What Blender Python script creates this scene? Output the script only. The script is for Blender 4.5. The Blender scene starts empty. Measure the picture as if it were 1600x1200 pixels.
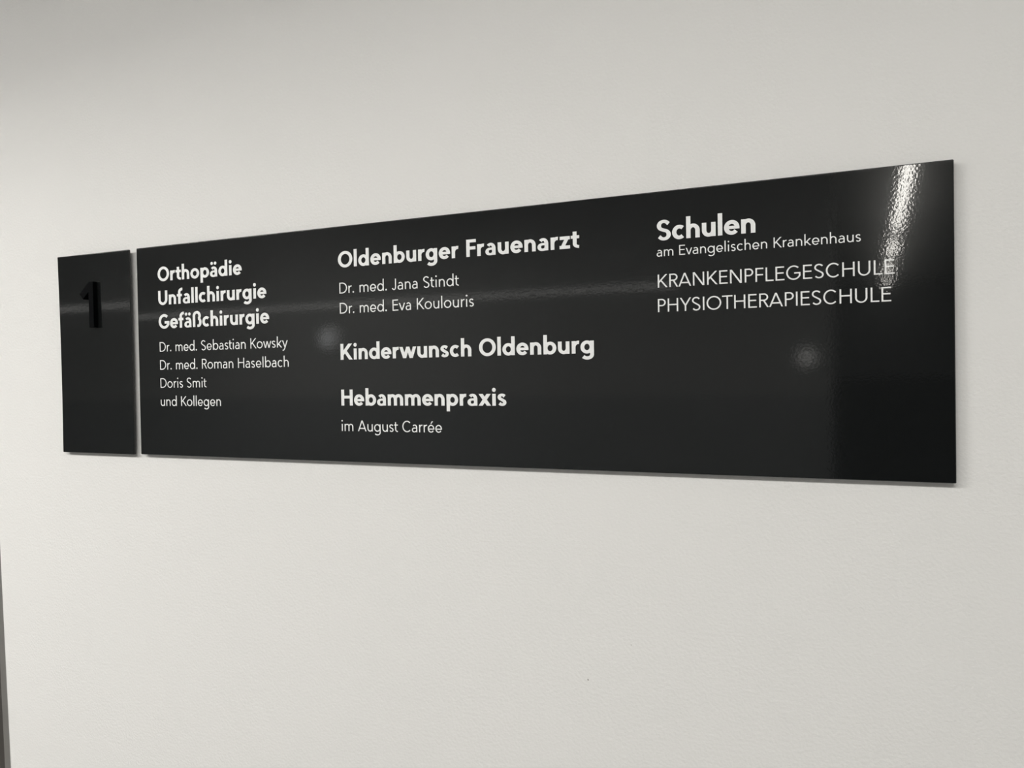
import bpy, bmesh, math
from mathutils import Vector, Matrix
from mathutils.geometry import delaunay_2d_cdt

SC = bpy.context.scene
COL = SC.collection
PI = math.pi

# ------------------------------------------------------------------ frame of the place
# x runs along the lobby wall, y into it (wall face at y = 0), z up from the floor.
Z0 = 1.440          # underside of the sign panels above the floor
GAP = 0.0080        # sign faces stand this far in front of the wall
FACE = -GAP
CEIL = 2.55

# ------------------------------------------------------------------ camera
YAW, PITCH, ROLL = 0.40529889, -0.01401483, -0.016719
CAM = Vector((0.94095280, FACE - 0.81599897, Z0 + 0.10937701))
fwd = Vector((-math.sin(YAW) * math.cos(PITCH), math.cos(YAW) * math.cos(PITCH), math.sin(PITCH)))
right = Vector((math.cos(YAW), math.sin(YAW), 0))
up = right.cross(fwd)
r2 = right * math.cos(ROLL) + up * math.sin(ROLL)
u2 = up * math.cos(ROLL) - right * math.sin(ROLL)
cd = bpy.data.cameras.new('camera')
cam = bpy.data.objects.new('camera', cd)
COL.objects.link(cam)
M = Matrix.Identity(4)
for i in range(3):
    M[i][0], M[i][1], M[i][2], M[i][3] = r2[i], u2[i], -fwd[i], CAM[i]
cam.matrix_world = M
cd.sensor_fit = 'HORIZONTAL'
cd.sensor_width = 36.0
cd.lens = 1202.0 / 1600.0 * 36.0
cd.clip_start = 0.02
SC.camera = cam

# ------------------------------------------------------------------ world and exposure
w = bpy.data.worlds.new('World')
SC.world = w
w.use_nodes = True
w.node_tree.nodes['Background'].inputs[0].default_value = (0.9, 0.95, 1.0, 1)
w.node_tree.nodes['Background'].inputs[1].default_value = 0.05
SC.view_settings.view_transform = 'Standard'
SC.view_settings.look = 'None'
SC.view_settings.gamma = 1.0
SC.view_settings.use_curve_mapping = False
SC.view_settings.exposure = -0.06

# lamp strengths (radiance of the diffusers)
KEY = 136.0         # lobby lamp, left
FILL = 65.0         # added fill lamp, evens the wall towards the right
WASH = 90.0        # recessed lamp in its slot
CORR = 38.0        # corridor lamp


# ------------------------------------------------------------------ materials
def mat(name, base, rough=0.5, metal=0.0, emit=None, estr=0.0, ior=None):
    m = bpy.data.materials.new(name)
    m.use_nodes = True
    p = m.node_tree.nodes['Principled BSDF']
    p.inputs['Base Color'].default_value = (*base, 1)
    p.inputs['Roughness'].default_value = rough
    p.inputs['Metallic'].default_value = metal
    if ior:
        p.inputs['IOR'].default_value = ior
    if emit:
        p.inputs['Emission Color'].default_value = (*emit, 1)
        p.inputs['Emission Strength'].default_value = estr
    return m


def bump(m, layers, vec='Object'):
    """layers: (scale, detail, strength, distance)"""
    nt = m.node_tree
    p = nt.nodes['Principled BSDF']
    tc = nt.nodes.new('ShaderNodeTexCoord')
    prev = None
    for sc, det, st, di in layers:
        n = nt.nodes.new('ShaderNodeTexNoise')
        n.inputs['Scale'].default_value = sc
        n.inputs['Detail'].default_value = det
        nt.links.new(tc.outputs[vec], n.inputs['Vector'])
        b = nt.nodes.new('ShaderNodeBump')
        b.inputs['Strength'].default_value = st
        b.inputs['Distance'].default_value = di
        nt.links.new(n.outputs['Fac'], b.inputs['Height'])
        if prev:
            nt.links.new(prev.outputs['Normal'], b.inputs['Normal'])
        prev = b
    nt.links.new(prev.outputs['Normal'], p.inputs['Normal'])
    return m


M_WALL = bump(mat('wall_paint', (0.80, 0.794, 0.778), 0.75), [(300, 4, 0.5, 0.0009), (45, 4, 0.25, 0.0012)])
# three small knocks in the paint below and beside the sign
nt = M_WALL.node_tree
tc = nt.nodes.new('ShaderNodeTexCoord')
wob = nt.nodes.new('ShaderNodeTexNoise')
wob.inputs['Scale'].default_value = 900
nt.links.new(tc.outputs['Object'], wob.inputs['Vector'])
acc = None
for (mx, mz, mr) in ((0.6745, Z0 - 0.2375, 0.0018), (0.7250, Z0 - 0.1918, 0.0013), (0.7222, Z0 - 0.1905, 0.0009), (1.0415, Z0 + 0.2715, 0.0010)):
    d = nt.nodes.new('ShaderNodeVectorMath')
    d.operation = 'DISTANCE'
    d.inputs[1].default_value = (mx, 0, mz)
    nt.links.new(tc.outputs['Object'], d.inputs[0])
    a = nt.nodes.new('ShaderNodeMath')
    a.operation = 'MULTIPLY_ADD'
    nt.links.new(wob.outputs['Fac'], a.inputs[0])
    a.inputs[1].default_value = 0.0016
    nt.links.new(d.outputs['Value'], a.inputs[2])
    l = nt.nodes.new('ShaderNodeMath')
    l.operation = 'LESS_THAN'
    nt.links.new(a.outputs[0], l.inputs[0])
    l.inputs[1].default_value = mr
    if acc:
        s = nt.nodes.new('ShaderNodeMath')
        s.operation = 'MAXIMUM'
        nt.links.new(acc.outputs[0], s.inputs[0])
        nt.links.new(l.outputs[0], s.inputs[1])
        acc = s
    else:
        acc = l
mix = nt.nodes.new('ShaderNodeMix')
mix.data_type = 'RGBA'
nt.links.new(acc.outputs[0], mix.inputs['Factor'])
mix.inputs['A'].default_value = (0.80, 0.794, 0.778, 1)
mix.inputs['B'].default_value = (0.42, 0.41, 0.39, 1)
nt.links.new(mix.outputs['Result'], nt.nodes['Principled BSDF'].inputs['Base Color'])

M_ROOM = mat('room_paint', (0.43, 0.435, 0.43), 0.8)
M_CORR = mat('corridor_paint', (0.32, 0.33, 0.345), 0.7)
M_DADO = mat('dado_paint', (0.31, 0.325, 0.33), 0.6)
M_CEIL = mat('ceiling_paint', (0.80, 0.80, 0.78), 0.9)
M_FLOOR = bump(mat('floor_vinyl', (0.16, 0.155, 0.15), 0.4), [(30, 3, 0.1, 0.001)])
M_DARK = mat('dark_stand_in_paint', (0.05, 0.053, 0.06), 0.7)  # added dark tone, in place of a dark figure mirrored in the sign
M_FRAME = mat('grey_door_frame', (0.17, 0.165, 0.155), 0.45)
M_DOOR = mat('dark_door_leaf', (0.055, 0.05, 0.045), 0.5)
M_SIGN = bump(mat('black_lacquer', (0.0076, 0.0085, 0.0087), 0.045, ior=1.5), [(400, 1, 0.5, 0.000036)])
M_NUM = mat('black_numeral', (0.0014, 0.0018, 0.0022), 0.6)
M_NUM.node_tree.nodes['Principled BSDF'].inputs['Specular IOR Level'].default_value = 0.03
_p = M_SIGN.node_tree.nodes['Principled BSDF']
_p.inputs['Coat Weight'].default_value = 0.30
_p.inputs['Coat Roughness'].default_value = 0.15
_p.inputs['Specular IOR Level'].default_value = 0.42
M_BACK = mat('black_spacer', (0.01, 0.01, 0.01), 0.8)
M_VINYL = mat('white_vinyl', (0.88, 0.885, 0.88), 0.55)
M_HOUS = mat('lamp_housing', (0.75, 0.75, 0.73), 0.4)


def emitter(name, col, s):
    return mat(name, (0.8, 0.8, 0.8), 0.5, emit=col, estr=s)


WARM = (1.0, 0.98, 0.94)
COOL = (0.93, 0.97, 1.0)


# ------------------------------------------------------------------ mesh helpers
def link(name, bm, m, parent=None, smooth=False):
    me = bpy.data.meshes.new(name)
    bm.normal_update()
    bm.to_mesh(me)
    bm.free()
    me.materials.append(m)
    if smooth:
        for p in me.polygons:
            p.use_smooth = True
    o = bpy.data.objects.new(name, me)
    COL.objects.link(o)
    if parent:
        o.parent = parent
    return o


def box(bm, x0, x1, y0, y1, z0, z1):
    v = [bm.verts.new(c) for c in ((x0, y0, z0), (x1, y0, z0), (x1, y1, z0), (x0, y1, z0), (x0, y0, z1), (x1, y0, z1), (x1, y1, z1), (x0, y1, z1))]
    for f in ((3, 2, 1, 0), (4, 5, 6, 7), (0, 1, 5, 4), (1, 2, 6, 5), (2, 3, 7, 6), (3, 0, 4, 7)):
        bm.faces.new([v[i] for i in f])
    return v


def boxes(name, m, lst, parent=None, bevel=0.0, seg=2):
    bm = bmesh.new()
    for b in lst:
        box(bm, *b)
    if bevel:
        bmesh.ops.bevel(bm, geom=list(bm.edges), offset=bevel, segments=seg, profile=0.5, affect='EDGES')
    return link(name, bm, m, parent)


def struct(o, label=None):
    o['kind'] = 'structure'
    if label:
        o['label'] = label
    return o


def thing(name, label, cat, loc, rz=0.0, group=None):
    o = bpy.data.objects.new(name, None)
    o.empty_display_size = 0.05
    COL.objects.link(o)
    o.location = loc
    o.rotation_euler.z = rz
    o['label'] = label
    o['category'] = cat
    if group:
        o['group'] = group
    return o


# ------------------------------------------------------------------ the setting
XL, XR, XC = -4.8, 2.4, 0.90       # left wall, right wall, corridor corner
YF, YE = -3.0, -9.2                # opposite lobby wall, far end of the corridor
EDGE = 0.0342                      # the end of the sign wall leans this much per metre
EX = lambda z: -0.3303 - EDGE * (z - (Z0 - 0.345))   # free end of the sign wall

# sign wall: front face, rounded free end, back
bm = bmesh.new()
prof = [(XR, 0.0)]
R_ = 0.007
for k in range(9):
    a = PI / 2 * k / 8
    prof.append((R_ - R_ * math.sin(a), R_ - R_ * math.cos(a)))
prof += [(0.0, 0.14), (XR, 0.14)]
rings = []
for z in (0.0, CEIL):
    rings.append([bm.verts.new((x if x == XR else EX(z) + x, y, z)) for x, y in prof])
n = len(prof)
for k in range(n):
    f = bm.faces.new((rings[0][k], rings[1][k], rings[1][(k + 1) % n], rings[0][(k + 1) % n]))
    f.smooth = 1 <= k <= 8
bm.faces.new(rings[0])
bm.faces.new(list(reversed(rings[1])))
bmesh.ops.recalc_face_normals(bm, faces=bm.faces)
o = link('wall_back', bm, M_WALL)
struct(o, 'white roller-painted wall that carries the black signs')


def leaning(bm, a0, a1, y0, y1, z0, z1):
    """an upright bar that follows the free end of the sign wall"""
    v = []
    for z in (z0, z1):
        for x, y in ((a0, y0), (a1, y0), (a1, y1), (a0, y1)):
            v.append(bm.verts.new((EX(z) + x, y, z)))
    for f in ((3, 2, 1, 0), (4, 5, 6, 7), (0, 1, 5, 4), (1, 2, 6, 5), (2, 3, 7, 6), (3, 0, 4, 7)):
        bm.faces.new([v[i] for i in f])


bm = bmesh.new()
leaning(bm, -0.0150, -0.0004, 0.0035, 0.12, 0.0, 2.04)
struct(link('trim_1', bm, M_FRAME), 'narrow grey steel door frame at the left end of the white wall')
bm = bmesh.new()
leaning(bm, -1.0, -0.0160, 0.022, 0.065, 0.005, 2.04)
struct(link('door_1', bm, M_DOOR), 'dark door beside the grey frame, at the left edge')
boxes_left = [(XL, -1.40, 0.0, 0.14, 0.0, CEIL), (-1.40, -0.37, 0.0, 0.14, 2.06, CEIL)]
struct(boxes('wall_back_left', M_ROOM, boxes_left))
struct(boxes('wall_left', M_ROOM, [(XL - 0.1, XL, YF, 0.14, 0, CEIL)]))
struct(boxes('wall_right', M_ROOM, [(XR, XR + 0.1, YF, 0.14, 0, CEIL)]))
struct(boxes('wall_front', M_ROOM, [(XL, XC, YF - 0.12, YF, 1.42, CEIL)]))
struct(boxes('wall_front_dado', M_DADO, [(XL, XC, YF - 0.12, YF, 0, 1.42)]))
for nm, m_, za, zb in (('', M_CORR, 1.42, CEIL), ('_lower', M_DARK, 0.0, 1.42)):
    struct(boxes('wall_corridor_left' + nm, m_, [(XC - 0.12, XC, YE, YF - 0.12, za, zb)]))
    struct(boxes('wall_corridor_right' + nm, m_, [(XR, XR + 0.1, YE, YF, za, zb)]))
    struct(boxes('wall_corridor_end' + nm, m_, [(XC - 0.12, XR + 0.1, YE - 0.1, YE, za, zb)]))
struct(boxes('floor', M_FLOOR, [(XL - 0.1, XR + 0.1, YE - 0.1, 0.14, -0.1, 0)]))

# ceiling with one slot for the recessed wall washer
SX0, SX1, SY, SW, SD = -2.4, 0.1, -1.48, 0.06, 0.042
y0, y1 = SY - SW, SY + SW
struct(boxes('ceiling', M_CEIL, [
    (XL - 0.1, XR + 0.1, y1, 0.14, CEIL, CEIL + 0.1),
    (XL - 0.1, XR + 0.1, YE - 0.1, y0, CEIL, CEIL + 0.1),
    (XL - 0.1, SX0, y0, y1, CEIL, CEIL + 0.1),
    (SX1, XR + 0.1, y0, y1, CEIL, CEIL + 0.1)]))


# ------------------------------------------------------------------ lamps of the room, some added
def strip_lamp(name, label, loc, length, width, depth, rz, e):
    t = thing(name, label, 'lamp', loc, rz)
    hl, hw = length / 2, width / 2
    boxes('housing', M_HOUS, [(-hl, hl, -hw, hw, -depth + 0.004, 0)], t, 0.003)
    bm = bmesh.new()
    v = [bm.verts.new(c) for c in ((-hl + .01, -hw + .004, -depth), (-hl + .01, hw - .004, -depth), (hl - .01, hw - .004, -depth), (hl - .01, -hw + .004, -depth))]
    bm.faces.new(v)
    d = link('diffuser', bm, e, t)
    return t


E_KEY = emitter('key_lamp_glow', WARM, KEY)
E_WASH = emitter('wash_lamp_glow', WARM, WASH)
E_CORR = emitter('corridor_lamp_glow', (1.0, 0.97, 0.90), CORR)
E_FILL = emitter('fill_lamp_glow', WARM, FILL)
strip_lamp('ceiling_lamp', 'long linear ceiling lamp over the left part of the lobby', (-1.7, -1.68, CEIL), 1.5, 0.10, 0.06, 0, E_KEY)
strip_lamp('ceiling_lamp', 'added linear fill lamp over the right part of the lobby', (1.05, -1.52, CEIL), 1.5, 0.10, 0.06, 0, E_FILL)
SKEW = 0.030
for ya, yb, lb in ((-3.1, -5.15, 'long lamp on the corridor ceiling nearest the lobby'), (-5.5, -6.55, 'second lamp along the corridor ceiling'),
                   (-7.05, -7.75, 'third lamp along the corridor ceiling'), (-8.35, -8.85, 'last lamp by the far end of the corridor ceiling')):
    ym = (ya + yb) / 2
    strip_lamp('corridor_lamp', lb, (1.315 - (ym + 5.75) * SKEW, ym, CEIL), ya - yb, 0.050, 0.06, PI / 2 + SKEW, E_CORR)
# recessed washer: a thin bright line at the bottom of its slot's roof
t = thing('recessed_lamp', 'recessed lamp in a ceiling slot parallel to the sign wall', 'lamp', ((SX0 + SX1) / 2, SY, CEIL + SD))
hl = (SX1 - SX0) / 2
boxes('housing', M_HOUS, [(-hl, hl, -SW, SW, 0.002, 0.055)], t)
bm = bmesh.new()
v = [bm.verts.new(c) for c in ((-hl, -SW, 0), (-hl, -SW + 0.04, 0), (hl, -SW + 0.04, 0), (hl, -SW, 0))]
bm.faces.new(v)
link('diffuser', bm, E_WASH, t)

# slim glowing line and two round glows, added for reflections in the sign
t = thing('added_light_line', 'added slim glowing strip on the wall opposite the sign', 'lamp', (-2.10, YF, Z0 + 0.53))
boxes('housing', M_HOUS, [(-2.50, 2.30, 0, 0.018, -0.006, 0.006)], t)
boxes('diffuser', emitter('light_line_glow', WARM, 3.3), [(-2.50, 2.30, 0.018, 0.020, -0.005, 0.005)], t)


def round_light(label, loc, rx, rad, col, s, name='added_round_light'):
    t = thing(name, label, 'lamp', loc, rx)
    bm = bmesh.new()
    bmesh.ops.create_cone(bm, cap_ends=True, segments=32, radius1=rad * 1.1, radius2=rad * 1.05, depth=0.012, matrix=Matrix.Translation((0, 0.006, 0)) @ Matrix.Rotation(-PI / 2, 4, 'X'))
    link('base', bm, M_HOUS, t)
    bm = bmesh.new()
    bmesh.ops.create_uvsphere(bm, u_segments=24, v_segments=12, radius=rad, matrix=Matrix.Translation((0, 0.012, 0)) @ Matrix.Diagonal((1, 0.35, 1, 1)))
    bmesh.ops.bisect_plane(bm, geom=list(bm.verts) + list(bm.edges) + list(bm.faces), plane_co=(0, 0.0121, 0), plane_no=(0, 1, 0), clear_inner=True)
    # glow fades outward by emission, to soften the spot mirrored in the sign
    m = emitter('globe_glow', col, s)
    nt = m.node_tree
    tc = nt.nodes.new('ShaderNodeTexCoord')
    ln = nt.nodes.new('ShaderNodeVectorMath')
    ln.operation = 'MULTIPLY'
    ln.inputs[1].default_value = (1 / rad, 0, 1 / rad)
    nt.links.new(tc.outputs['Object'], ln.inputs[0])
    le = nt.nodes.new('ShaderNodeVectorMath')
    le.operation = 'LENGTH'
    nt.links.new(ln.outputs['Vector'], le.inputs[0])
    mr = nt.nodes.new('ShaderNodeMapRange')
    mr.interpolation_type = 'SMOOTHERSTEP'
    mr.inputs['From Min'].default_value = 0.0
    mr.inputs['From Max'].default_value = 1.0
    mr.inputs['To Min'].default_value = s
    mr.inputs['To Max'].default_value = 0.25
    nt.links.new(le.outputs['Value'], mr.inputs['Value'])
    nt.links.new(mr.outputs['Result'], nt.nodes['Principled BSDF'].inputs['Emission Strength'])
    link('globe', bm, m, t, True)
    return t


round_light('added round white glow on the wall opposite the sign', (-1.87, YF, Z0 + 0.332), 0, 0.085, COOL, 1.7)
round_light('added small round glow beside the corridor mouth', (0.795, YF, Z0 + 0.158), 0, 0.058, WARM, 1.6)


# ------------------------------------------------------------------ lettering
class Face:
    """One weight of a geometric sans: stem S, horizontal stroke H, in 1/1000 em."""

    def __init__(s, S, H, X, dot, widths, bearings):
        s.S, s.H, s.X, s.dot = S, H, X, dot
        s.C, s.A, s.D, s.os = 708, 762, -238, 10
        s.w = widths
        s.b = bearings

    # ---- primitives; every primitive is a list of convex polygons
    def rect(s, x0, y0, x1, y1):
        return [[(x0, y0), (x1, y0), (x1, y1), (x0, y1)]]

    def diag(s, x0, y0, x1, y1, t=None):
        """slanted bar with level ends; x0, x1 are the centre line"""
        dx, dy = x1 - x0, y1 - y0
        S = t or s.S
        h = S * math.hypot(dx, dy) / abs(dy) / 2 * 0.97
        return [[(x0 - h, y0), (x0 + h, y0), (x1 + h, y1), (x1 - h, y1)]]

    def arc(s, cx, cy, rx, ry, a0, a1, n=40):
        n = max(6, int(abs(a1 - a0) / 360 * 56))
        out = []
        for k in range(n + 1):
            a = math.radians(a0 + (a1 - a0) * k / n)
            out.append((cx + rx * math.cos(a), cy + ry * math.sin(a)))
        return out

    def stroke(s, pts, S=None, H=None, closed=False):
        S, H = S or s.S, H or s.H
        P = [pts[0]]
        for p in pts[1:]:
            if math.hypot(p[0] - P[-1][0], p[1] - P[-1][1]) > 0.5:
                P.append(p)
        off = []
        for i, p in enumerate(P):
            a, b = P[max(0, i - 1)], P[min(len(P) - 1, i + 1)]
            if closed and i in (0, len(P) - 1):
                a, b = P[-2], P[1]
            dx, dy = b[0] - a[0], b[1] - a[1]
            l = math.hypot(dx, dy)
            nx, ny = -dy / l, dx / l
            k = math.hypot(S / 2 * nx, H / 2 * ny)
            off.append((nx * k, ny * k))
        q = []
        for i in range(len(P) - 1):
            (x0, y0), (x1, y1), (a, b), (c, d) = P[i], P[i + 1], off[i], off[i + 1]
            q.append([(x0 - a, y0 - b), (x1 - c, y1 - d), (x1 + c, y1 + d), (x0 + a, y0 + b)])
        return q

    def ring(s, x0, x1, y0, y1, H=None):
        H = H or s.H
        return s.stroke(s.arc((x0 + x1) / 2, (y0 + y1) / 2, (x1 - x0 - s.S) / 2, (y1 - y0 - H) / 2, 0, 360), H=H, closed=True)

    def disc(s, cx, cy, r):
        return [[(cx + r * math.cos(2 * PI * k / 24), cy + r * math.sin(2 * PI * k / 24)) for k in range(24)]]

    def clip(s, poly, x0):
        """keep what lies right of x0"""
        out = []
        for i, p in enumerate(poly):
            q = poly[(i + 1) % len(poly)]
            if p[0] >= x0:
                out.append(p)
            if (p[0] - x0) * (q[0] - x0) < 0:
                u = (x0 - p[0]) / (q[0] - p[0])
                out.append((x0, p[1] + u * (q[1] - p[1])))
        return out

    def flip(s, polys, W, mx=True, my=None):
        out = []
        for p in polys:
            out.append([((W - x) if mx else x, (my - y) if my is not None else y) for x, y in p])
        return out

    # ---- shared shapes
    def arch(s, x0, x1, X):
        """shoulder and leg of n between stems whose outer edges are x0, x1"""
        S = s.S
        rx = (x1 - x0 - S) / 2
        ry = min(rx * 1.05, X * 0.46)
        cy = X + s.os - s.H / 2 - ry
        pts = [(x1 - S / 2, 0), (x1 - S / 2, cy * 0.5)] + s.arc((x0 + x1) / 2, cy, rx, ry, 0, 172)
        return s.stroke(pts)

    def bowl(s, x0, x1):
        return s.ring(x0, x1, -s.os, s.X + s.os)

    def ess(s, W, h):
        S, H, os = s.S, s.H, s.os
        if S > 100:
            H = H * 0.86
        rx = (W - S) / 2
        up_ = 0.725
        hh = (up_ - 0.5) * h
        ry = (1 - up_) * h + os - H / 2
        ry = min(ry, hh * 0.93)
        cyt = h + os - H / 2 - ry
        k = (cyt - h / 2) / ry
        th = 270 - math.degrees(math.acos(1 / max(k, 1.02)))
        top = s.arc(W / 2 - 0.005 * W, cyt, rx * 0.92, ry, 30, th)
        dx = 0.05 * W if S > 100 else 0.02 * W
        top[0] = (top[0][0] + dx, top[0][1] - dx * 0.7)
        bot = [(W - x, h - y) for x, y in reversed(top)]
        return s.stroke(top + bot, H=H)

    def halfbowl(s, x0, x1, y0, y1):
        """right half of a D or P: level strokes and a half ring"""
        S, H = s.S, s.H
        ry = (y1 - y0 - H) / 2
        rx = min((x1 - x0) - S / 2, ry * 1.06)
        cx = x1 - S / 2 - rx
        cy = (y0 + y1) / 2
        return s.stroke([(x0 + 1, y0 + H / 2)] + s.arc(cx, cy, rx, ry, -90, 90) + [(x0 + 1, y1 - H / 2)])

    # ---- glyphs
    def glyph(s, ch):
        S, H, X, C, A, D, os = s.S, s.H, s.X, s.C, s.A, s.D, s.os
        W = s.w.get(ch, 300)
        g = []
        if ch == 'o':
            g = s.bowl(0, W)
        elif ch in 'ilI':
            W = S
            if ch == 'i':
                r = s.dot
                W = max(S, 2 * r)
                g = s.rect(W / 2 - S / 2, 0, W / 2 + S / 2, X) + s.disc(W / 2, C - r + 22, r)
            else:
                g = s.rect(0, 0, S, A if ch == 'l' else C)
        elif ch == '.':
            r = s.dot * 1.08
            W = 2 * r
            g = s.disc(r, r - 4, r)
        elif ch in 'nh':
            g = s.rect(0, 0, S, X if ch == 'n' else A) + s.arch(0, W, X)
        elif ch == 'u':
            g = s.flip(s.rect(0, 0, S, X) + s.arch(0, W, X), W, True, X)
        elif ch == 'm':
            m = (W + S) / 2
            g = s.rect(0, 0, S, X) + s.arch(0, m, X) + s.arch(m - S, W, X)
        elif ch == 'r':
            rx, ry = W * 0.82 - S / 2, X * 0.40
            g = s.rect(0, 0, S, X) + s.stroke(s.arc(S / 2 + rx, X + os - H / 2 - ry, rx, ry, 172, 78) if S < 100 else s.arc(S / 2 + rx, X + os - H / 2 - ry, rx, ry, 172, 80))
        elif ch in 'bdp':
            bw = s.bowl(S * 0.12, W)
            if ch == 'b':
                g = bw + s.rect(0, 0, S, A)
            elif ch == 'd':
                g = s.flip(bw + s.rect(0, 0, S, A), W)
            else:
                g = bw + s.rect(0, D, S, X)
        elif ch == 'g':
            g = s.flip(s.bowl(S * 0.12, W), W)
            ry = 150 if S < 100 else 135
            rx = (W - S) / 2
            hook = [(W - S / 2, X), (W - S / 2, D + ry + H / 2 + 60)] + s.arc(W / 2, D + ry + H / 2 - 8, rx, ry, 0, -147)
            g += s.stroke(hook)
        elif ch in 'aä':
            rx = (W - S) / 2 * 0.94
            Ht = H * (0.86 if S > 100 else 1.0)
            ry = X * 0.34
            cx = W - S / 2 - rx
            cy = X + os - Ht / 2 - ry
            g = s.stroke([(W - S / 2, 0), (W - S / 2, cy * 0.6)] + s.arc(cx, cy, rx, ry, 0, 140), H=Ht)
            Hb = H * (0.72 if S > 100 else 0.92)
            top, bot = X * 0.61 + Hb * 0.08, -os
            cyb = (top + bot) / 2
            ryb = (top - bot - Hb) / 2
            rxb = W * 0.30
            bx = S / 2 + rxb
            pts = [(W - S / 2, top - Hb / 2)] + s.arc(bx, cyb, rxb, ryb, 90, 270)
            pts += s.arc(bx, cyb, W - S * 0.5 - bx, ryb, 272, 325)
            g += s.stroke(pts, H=Hb)
            if ch == 'ä':
                r = s.dot * 0.93
                dx = W * 0.24 if S > 100 else W * 0.22
                g += s.disc(W / 2 - dx, C - r + 18, r) + s.disc(W / 2 + dx, C - r + 18, r)
        elif ch in 'eé':
            cy, rx, ry = X / 2, (W - S) / 2, (X + 2 * os - H) / 2
            Hb = H * (0.82 if S > 100 else 0.86)
            yb = X * 0.39 + Hb / 2
            g = s.stroke([(W - S / 2, yb - Hb / 2), (W - S / 2, cy)] + s.arc(W / 2, cy, rx, ry, 0, 322))
            g += s.rect(S / 2, yb - Hb / 2, W - S * 0.4, yb + Hb / 2)
            if ch == 'é':
                g += [[(W * 0.42, X + 70), (W * 0.42 + 62, X + 70), (W * 0.42 + 190, X + 225), (W * 0.42 + 96, X + 225)]]
        elif ch == 'c':
            rx, ry = (W * 1.14 - S) / 2, (X + 2 * os - H) / 2
            g = s.stroke(s.arc(rx + S / 2, X / 2, rx, ry, 47, 313))
        elif ch == 's':
            g = s.ess(W, X)
        elif ch == 'S':
            g = s.ess(W, C)
        elif ch == 't':
            x0 = W * 0.23
            Ht = H * (0.86 if S > 100 else 1.0)
            ry = 118 if S > 100 else 122
            rx = W - x0 - S / 2
            g = s.rect(x0, ry + Ht / 2, x0 + S, X + 150) + s.rect(0, X - H * 0.92, W * 0.98, X)
            g += s.stroke([(x0 + S / 2, ry + 80)] + s.arc(x0 + S / 2 + rx, Ht / 2 - os + ry, rx, ry, 180, 266), H=Ht)
        elif ch == 'f':
            x0 = W * 0.24
            rx, ry = W - x0 - S / 2, 150
            g = s.rect(x0, 0, x0 + S, A - ry) + s.rect(0, X - H * 0.95, W * 0.94, X)
            g += s.stroke([(x0 + S / 2, A - ry - 60)] + s.arc(x0 + S / 2 + rx, A + os - H / 2 - ry + 8, rx, ry, 180, 84))
        elif ch == 'ß':
            xo = W - 40
            r = (xo - S) / 2
            cy = A + os - H / 2 - r * 0.95
            g = s.stroke([(S / 2, 0), (S / 2, cy - 10)] + s.arc(xo / 2, cy, r, r * 0.95, 180, -52))
            ty = cy - r * 0.95 * math.sin(math.radians(52))
            by = H / 2 - os
            ry = (ty - by) / 2
            rx = W * 0.22
            cx = W - S / 2 - rx
            g += s.stroke([(cx - W * 0.03, ty)] + s.arc(cx, by + ry, rx, ry, 90, -90) + [(cx - W * 0.13, by)])
        elif ch in 'kK':
            T = A if ch == 'k' else C
            hh = X if ch == 'k' else C
            t = S * 0.98
            jy = hh * (0.43 if ch == 'K' else 0.40)
            a = S / 2 * 1.35
            g = s.rect(0, 0, S, T)
            xt = W - a - W * 0.04
            dx, dy = xt - S, hh - jy
            lo = jy - dy * 0.8
            arm = s.diag(S - dx * 0.8, lo, xt, hh, t)[0]
            g += [s.clip(arm, S * 0.5)]
            f0 = 0.22
            g += s.diag(S + dx * f0, jy + dy * f0, W - a, 0, t)
        elif ch in 'vy':
            a = S / 2 * 1.06
            g = s.diag(W / 2, 0, a, X) + s.diag(W / 2, 0, W - a, X)
            if ch == 'y':
                sl = (W / 2 - a) / X
                px = lambda y: W / 2 + sl * y
                tail = [(px(80), 80), (px(0), 0), (px(-80), -80)]
                p0, p1, p2 = (px(-80), -80), (px(-215), -206), (px(-215) - 118, -200)
                for k in range(1, 13):
                    u = k / 12
                    tail.append(tuple((1 - u) ** 2 * p0[i] + 2 * u * (1 - u) * p1[i] + u * u * p2[i] for i in (0, 1)))
                g = s.diag(W / 2, 0, a, X) + s.diag(px(20), 20, W - a, X) + s.stroke(tail)
        elif ch == 'w':
            a = S / 2 * 1.03
            q = W / 2
            v1 = a + (q - a) * 0.52
            g = s.diag(v1, 0, a, X) + s.diag(v1, 0, q, X) + s.diag(W - v1, 0, q, X) + s.diag(W - v1, 0, W - a, X)
        elif ch == 'x':
            a = S / 2 * 1.22
            g = s.diag(a, 0, W - a - 8, X) + s.diag(W - a, 0, a + 8, X)
        elif ch == 'z':
            g = s.rect(0, 0, W, H) + s.rect(W * 0.02, X - H, W * 0.985, X)
            b = S * 0.62
            g += s.diag(b, H * 0.2, W - b, X - H * 0.2, S * 0.95)
        # ---- capitals
        elif ch == 'A':
            a = S / 2 * 1.04
            k = 0.27
            g = s.diag(a, 0, W / 2, C) + s.diag(W - a, 0, W / 2, C)
            yb = C * k
            xi = a + (W / 2 - a) * k
            g += s.rect(xi, yb - H / 2, W - xi, yb + H / 2)
        elif ch == 'C':
            rx, ry = (W * 1.10 - S) / 2, (C + 2 * os - H) / 2
            g = s.stroke(s.arc(rx + S / 2, C / 2, rx, ry, 44, 316))
        elif ch == 'G':
            rx, ry = (W * 1.05 - S) / 2, (C + 2 * os - H) / 2
            cx = rx + S / 2
            an = math.acos((W - S / 2 - cx) / rx)
            g = s.stroke(s.arc(cx, C / 2, rx, ry, 47, 362 - math.degrees(an)))
            yb = C * 0.52
            lo = C / 2 - ry * math.sin(an) - H * 0.42
            g += s.rect(W - S, lo, W, yb) + s.rect(W * 0.56, yb - H, W - S * 0.5, yb)
        elif ch == 'O':
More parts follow.
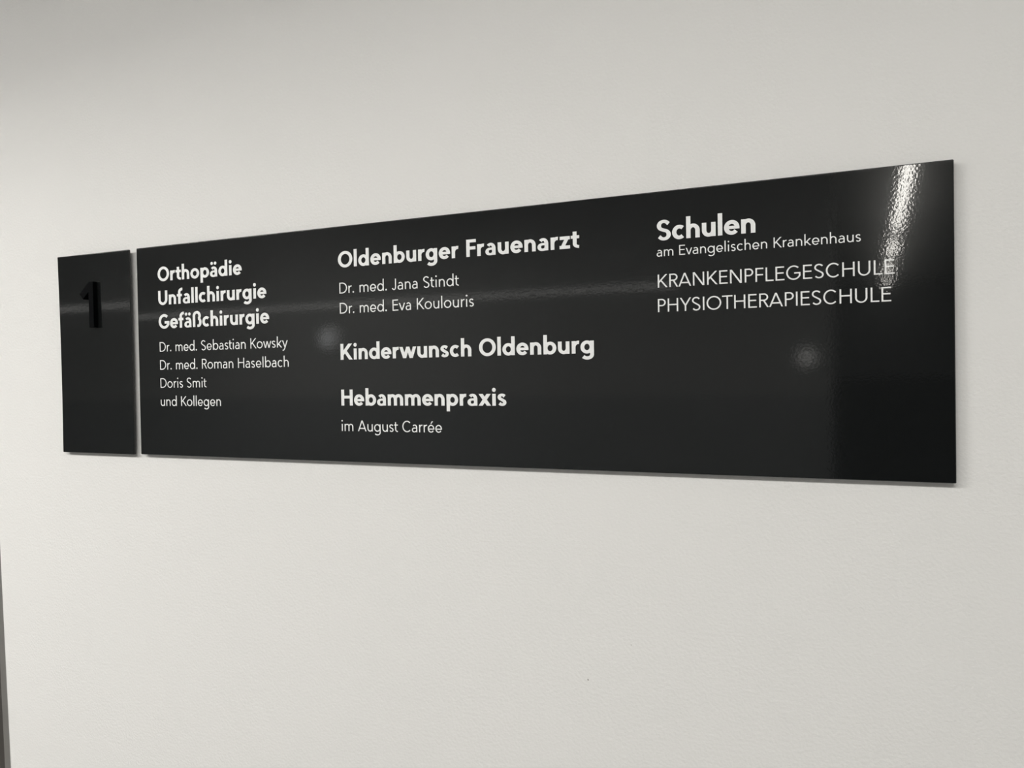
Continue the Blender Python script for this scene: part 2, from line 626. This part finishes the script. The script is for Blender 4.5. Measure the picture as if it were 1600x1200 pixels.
            g = s.ring(0, W, -os, C + os)
        elif ch == 'D':
            g = s.rect(0, 0, S, C) + s.halfbowl(0, W, 0, C)
        elif ch in 'EFL':
            g = s.rect(0, 0, S, C)
            if ch in 'EF':
                y = C * 0.53 if ch == 'E' else C * 0.50
                g += s.rect(S / 2, C - H, W * 0.97, C) + s.rect(S / 2, y - H / 2, W * 0.92, y + H / 2)
            if ch in 'EL':
                g += s.rect(S / 2, 0, W, H)
        elif ch == 'H':
            g = s.rect(0, 0, S, C) + s.rect(W - S, 0, W, C) + s.rect(S / 2, C * 0.53 - H / 2, W - S / 2, C * 0.53 + H / 2)
        elif ch == 'J':
            rx, ry = (W * 1.0 - S) / 2, 175
            g = s.stroke([(W - S / 2, C), (W - S / 2, ry + 60)] + s.arc(W - S / 2 - rx, ry + H / 2 - os, rx, ry, 0, -155))
        elif ch == 'N':
            g = s.rect(0, 0, S, C) + s.rect(W - S, 0, W, C)
            h = S * 0.60
            g += [[(W - h * 2.05, 0), (W, 0), (h * 2.05, C), (0, C)]]
        elif ch in 'PR':
            y0 = C * 0.44 if ch == 'P' else C * 0.46
            wb = W if ch == 'P' else W * 0.94
            g = s.rect(0, 0, S, C) + s.halfbowl(0, wb, y0, C)
            if ch == 'R':
                a = S / 2 * 1.2
                g += s.diag(W - a, 0, W * 0.45, y0 + H * 0.6)
        elif ch == 'T':
            g = s.rect(0, C - H, W, C) + s.rect(W / 2 - S / 2, 0, W / 2 + S / 2, C)
        elif ch == 'U':
            rx = (W - S) / 2
            ry = rx * 0.98
            cy = H / 2 - os + ry
            g = s.stroke([(S / 2, C), (S / 2, cy + 30)] + s.arc(W / 2, cy, rx, ry, 180, 360) + [(W - S / 2, C)])
        elif ch == 'Y':
            a = S / 2 * 1.18
            j = C * 0.43
            g = s.rect(W / 2 - S / 2, 0, W / 2 + S / 2, j)
            g += s.diag(W / 2, j - S * 0.15, a, C) + s.diag(W / 2, j - S * 0.15, W - a, C)
        return g, W


RB = {}   # side bearings: straight, round, diagonal kinds
ROM_W = dict(a=398, b=506, c=418, d=506, e=476, f=290, g=506, h=420, k=440, m=700, n=420, o=524, p=506, r=262, s=340, t=285,
             u=420, v=470, w=718, x=460, y=480, z=380, A=686, C=640, D=612, E=436, F=410, G=690, H=570, J=330, K=548, L=390,
             N=600, O=770, P=435, R=480, S=470, T=540, U=560, Y=610)
ROM_W = {k: v * 0.98 for k, v in ROM_W.items()}
ROM_W['ä'] = ROM_W['a']
ROM_W['é'] = ROM_W['e']
BLD_W = dict(a=478, b=575, c=475, d=575, e=556, f=368, g=575, h=505, k=560, m=815, n=505, o=588, p=575, r=350, s=425, t=365,
             u=505, v=580, w=880, x=600, y=580, z=455, A=790, C=700, D=680, E=500, F=480, G=745, H=640, J=420, K=690, L=450,
             N=700, O=800, P=530, R=600, S=560, T=600, U=640, Y=700)
BLD_W = {k: v * 0.945 for k, v in BLD_W.items()}
BLD_W['ä'] = BLD_W['a']
BLD_W['ß'] = 560


def bearings(st, rd, dg):
    """left and right side bearing of each letter in 1/1000 em"""
    b = {}
    for c in 'abcdefghiklmnopqrstuvwxyzäéßACDEFGHIJKLNOPRSTUY.':
        l = st if c in 'bhiklmnprußDEFHIKLNPRU' else (dg if c in 'vwxyzAYTft' else rd)
        r = st if c in 'adghilmnuäHINUJ' else (dg if c in 'vwxykKAYTzRLfrt' else rd)
        b[c] = (l, r)
    b['E'] = b['E'][0], rd
    b['F'] = b['F'][0], dg
    b['P'] = b['P'][0], rd * 0.7
    b['.'] = (rd * 0.9, st)
    b['J'] = (dg, st)
    return b


F_ROM = Face(78, 67, 470, 53, ROM_W, bearings(72, 42, 10))
F_BLD = Face(155, 128, 484, 84, BLD_W, bearings(46, 25, 4))
SPACE = 285
KERN = {'r.': 8, 'Ra': 0, 'Ko': -25, 'Kr': -10, 'Ki': -5, 'rz': 24, 'rt': 10, 'zt': 20, 'Ev': -5, 'va': -12, 'Fr': -15, 'FL': 10,
        'LE': 10, 'RA': -10, 'AN': 10, 'PH': 5, 'HY': 5, 'YS': -15, 'OT': -10, 'ET': 0, 'AP': 10, 'ky': 0, 'ow': -6, 'ws': -5, 'fä': 12, 'fa': 5}


def hull(pts):
    pts = sorted(set(pts))
    if len(pts) < 3:
        return pts
    half = []
    for seq in (pts, pts[::-1]):
        h = []
        for p in seq:
            while len(h) > 1 and (h[-1][0] - h[-2][0]) * (p[1] - h[-2][1]) - (h[-1][1] - h[-2][1]) * (p[0] - h[-2][0]) <= 0:
                h.pop()
            h.append(p)
        half += h[:-1]
    return half


def union(polys):
    """merge overlapping polygons into one flat triangulation"""
    vs, fs = [], []
    for p in polys:
        if len(p) == 4:
            p = hull(p)
        a = sum(p[i][0] * p[(i + 1) % len(p)][1] - p[(i + 1) % len(p)][0] * p[i][1] for i in range(len(p)))
        if abs(a) < 1e-3:
            continue
        if a < 0:
            p = list(reversed(p))
        k = len(vs)
        vs += [Vector(c) for c in p]
        fs.append(list(range(k, k + len(p))))
    ov, oe, of, _, _, src = delaunay_2d_cdt(vs, [], fs, 0, 1e-2)
    return ov, [f for f, sr in zip(of, src) if len(sr)]


def lettering(name, text, face, x0, width, base, cap, parent, label, origin, m=None):
    """one printed line: thin film on the sign face, left ink edge x0, ink width, baseline height"""
    sc = cap / face.C
    items, x, prev = [], 0.0, None
    for ch in text:
        if ch == ' ':
            x += SPACE
            prev = None
            continue
        l, r = face.b[ch]
        g, W = face.glyph(ch)
        if prev is not None:
            x += KERN.get(prev + ch, 0)
        if not items:
            l = 0
        items.append((g, x + l, W))
        x += l + W + r
        prev = ch
    nat = (items[-1][1] + items[-1][2]) * sc
    k = 1 + (width / nat - 1) * 0.5                  # half by letter width, half by letter spacing
    tr = (width / sc / k - nat / sc) / (len(items) - 1)
    items = [(g, gx + tr * i, W) for i, (g, gx, W) in enumerate(items)]
    print('LINE %-28s stretch %.3f track %.1f' % (text, k, tr))
    bm = bmesh.new()
    y = -0.00016
    for g, gx, W in items:
        ov, of = union(g)
        vv = [bm.verts.new(((x0 + (c[0] + gx) * sc * k), y, base + c[1] * sc)) for c in ov]
        fl = []
        for f in of:
            try:
                fl.append(bm.faces.new([vv[i] for i in f]))
            except ValueError:
                pass
    loose = [v for v in bm.verts if not v.link_faces]
    bmesh.ops.delete(bm, geom=loose, context='VERTS')
    bmesh.ops.recalc_face_normals(bm, faces=bm.faces)
    bm.normal_update()
    for f in bm.faces:
        if f.normal.y > 0:
            f.normal_flip()
    # side walls of the film
    edges = [e for e in bm.edges if len(e.link_faces) == 1]
    ext = bmesh.ops.extrude_edge_only(bm, edges=edges)
    for v in [g for g in ext['geom'] if isinstance(g, bmesh.types.BMVert)]:
        v.co.y = 0.0
    o = link(name, bm, m or M_VINYL, parent)
    o['label'] = label
    for v in o.data.vertices:
        v.co.x -= origin[0]
        v.co.z -= origin[1]
    return o


def plate(name, W, H_, parent, m, thick=0.004, bev=0.0011, dish=0.0):
    bm = bmesh.new()
    box(bm, 0, W, 0, thick, 0, H_)
    bmesh.ops.bevel(bm, geom=list(bm.edges), offset=bev, segments=4, profile=0.5, affect='EDGES')
    if dish:
        for k in range(1, 30):
            bmesh.ops.bisect_plane(bm, geom=list(bm.verts) + list(bm.edges) + list(bm.faces), plane_co=(0, 0, H_ * k / 30), plane_no=(0, 0, 1))
        for v in bm.verts:
            v.co.y += dish * math.sin(PI * v.co.z / H_)
    for f in bm.faces:
        f.smooth = True
    o = link(name, bm, m, parent)
    md = o.modifiers.new('weighted', 'WEIGHTED_NORMAL')
    md.keep_sharp = False
    return o


def spacers(parent, pts, thick):
    for (x, z) in pts:
        bm = bmesh.new()
        bmesh.ops.create_cone(bm, cap_ends=True, segments=24, radius1=0.009, radius2=0.009, depth=GAP - thick,
                              matrix=Matrix.Translation((x, thick + (GAP - thick) / 2, z)) @ Matrix.Rotation(PI / 2, 4, 'X'))
        link('spacer', bm, M_BACK, parent)


TH = 0.004
# ---- directory sign
SWID, SH = 1.0377, 0.300
sign = thing('directory_sign', 'long glossy black directory sign with white lettering in three columns', 'sign', (0, FACE, Z0))
plate('panel', SWID, SH, sign, M_SIGN, TH)
spacers(sign, [(x, z) for x in (0.06, 0.52, 0.98) for z in (0.05, 0.25)], TH)

BC, RC = 0.0203, 0.0137
HEAD = [  # text, x, width, baseline, cap
    ('Orthopädie', .0413, .1542, .2493, BC, 'bold white heading, top line of the left column'),
    ('Unfallchirurgie', .0414, .1953, .2154, BC, 'bold white heading, second line of the left column'),
    ('Gefäßchirurgie', .0413, .1992, .1815, BC, 'bold white heading, third line of the left column'),
    ('Oldenburger Frauenarzt', .3526, .3224, .2473, BC, 'bold white heading at the top of the middle column'),
    ('Kinderwunsch Oldenburg', .3538, .3361, .1301, BC, 'bold white heading halfway down the middle column'),
    ('Hebammenpraxis', .3536, .2301, .0718, BC, 'bold white heading, lowest of the middle column'),
    ('Schulen', .7612, .1007, .2477, .0212, 'heaviest white heading at the top of the right column')]
LINES = [
    ('Dr. med. Sebastian Kowsky', .0421, .2283, .1486, RC, 'thin white name line under the left headings'),
    ('Dr. med. Roman Haselbach', .0420, .2293, .1228, RC, 'second thin white name line of the left column'),
    ('Doris Smit', .0420, .0865, .0969, RC, 'short thin white name line of the left column'),
    ('und Kollegen', .0417, .1121, .0709, RC, 'lowest thin white line of the left column'),
    ('Dr. med. Jana Stindt', .3540, .1705, .2144, RC, 'thin white name line under the upper middle heading'),
    ('Dr. med. Eva Koulouris', .3540, .1899, .1888, RC, 'second thin white name line of the middle column'),
    ('im August Carrée', .3532, .1450, .0393, RC, 'thin white line at the foot of the middle column'),
    ('am Evangelischen Krankenhaus', .7610, .1981, .2308, .0104, 'small thin white line under the right heading'),
    ('KRANKENPFLEGESCHULE', .7617, .2261, .1978, .0139, 'upper thin white line in capitals'),
    ('PHYSIOTHERAPIESCHULE', .7615, .2233, .1718, .0139, 'lower thin white line in capitals')]
for t_, x, wd, b, c, lb in HEAD:
    lettering('heading', t_, F_BLD, x, wd, b, c, sign, lb, (0, 0))
for t_, x, wd, b, c, lb in LINES:
    lettering('text_line', t_, F_ROM, x, wd, b, c, sign, lb, (0, 0))

# ---- number sign
NX, NZ = -0.1650, -0.0008
num = thing('number_sign', 'small upright glossy black sign with a raised black 1', 'sign', (NX, FACE, Z0 + NZ))
plate('panel', 0.1513, 0.3, num, M_SIGN, TH, dish=0.0012)    # the sheet is a little hollow
num.rotation_euler.x = math.radians(0.35)      # hangs a touch out of plane
spacers(num, [(0.03, 0.05), (0.12, 0.05), (0.03, 0.25), (0.12, 0.25)], TH)
out = [(-.0823, .1881), (-.0806, .2562), (-.0904, .2562), (-.1107, .2392), (-.1036, .2308), (-.0921, .2405), (-.0915, .1881)]
out = [(-.0814, .1881), (-.0814, .2562), (-.0905, .2562), (-.1107, .2392), (-.1036, .2308), (-.0916, .2405), (-.0916, .1881)]
bm = bmesh.new()
a = [bm.verts.new((x - NX, -0.0060, z - NZ)) for x, z in out]
b = [bm.verts.new((x - NX, 0.0008, z - NZ)) for x, z in out]
bm.faces.new(a)
bm.faces.new(list(reversed(b)))
for k in range(len(a)):
    j = (k + 1) % len(a)
    bm.faces.new((a[k], b[k], b[j], a[j]))
bmesh.ops.recalc_face_normals(bm, faces=bm.faces)
bmesh.ops.bevel(bm, geom=[e for e in bm.edges if all(v.co.y < -0.005 for v in e.verts)], offset=0.0004, segments=2, affect='EDGES')
o = link('numeral', bm, M_NUM, num)
o['label'] = 'raised dull black figure 1'
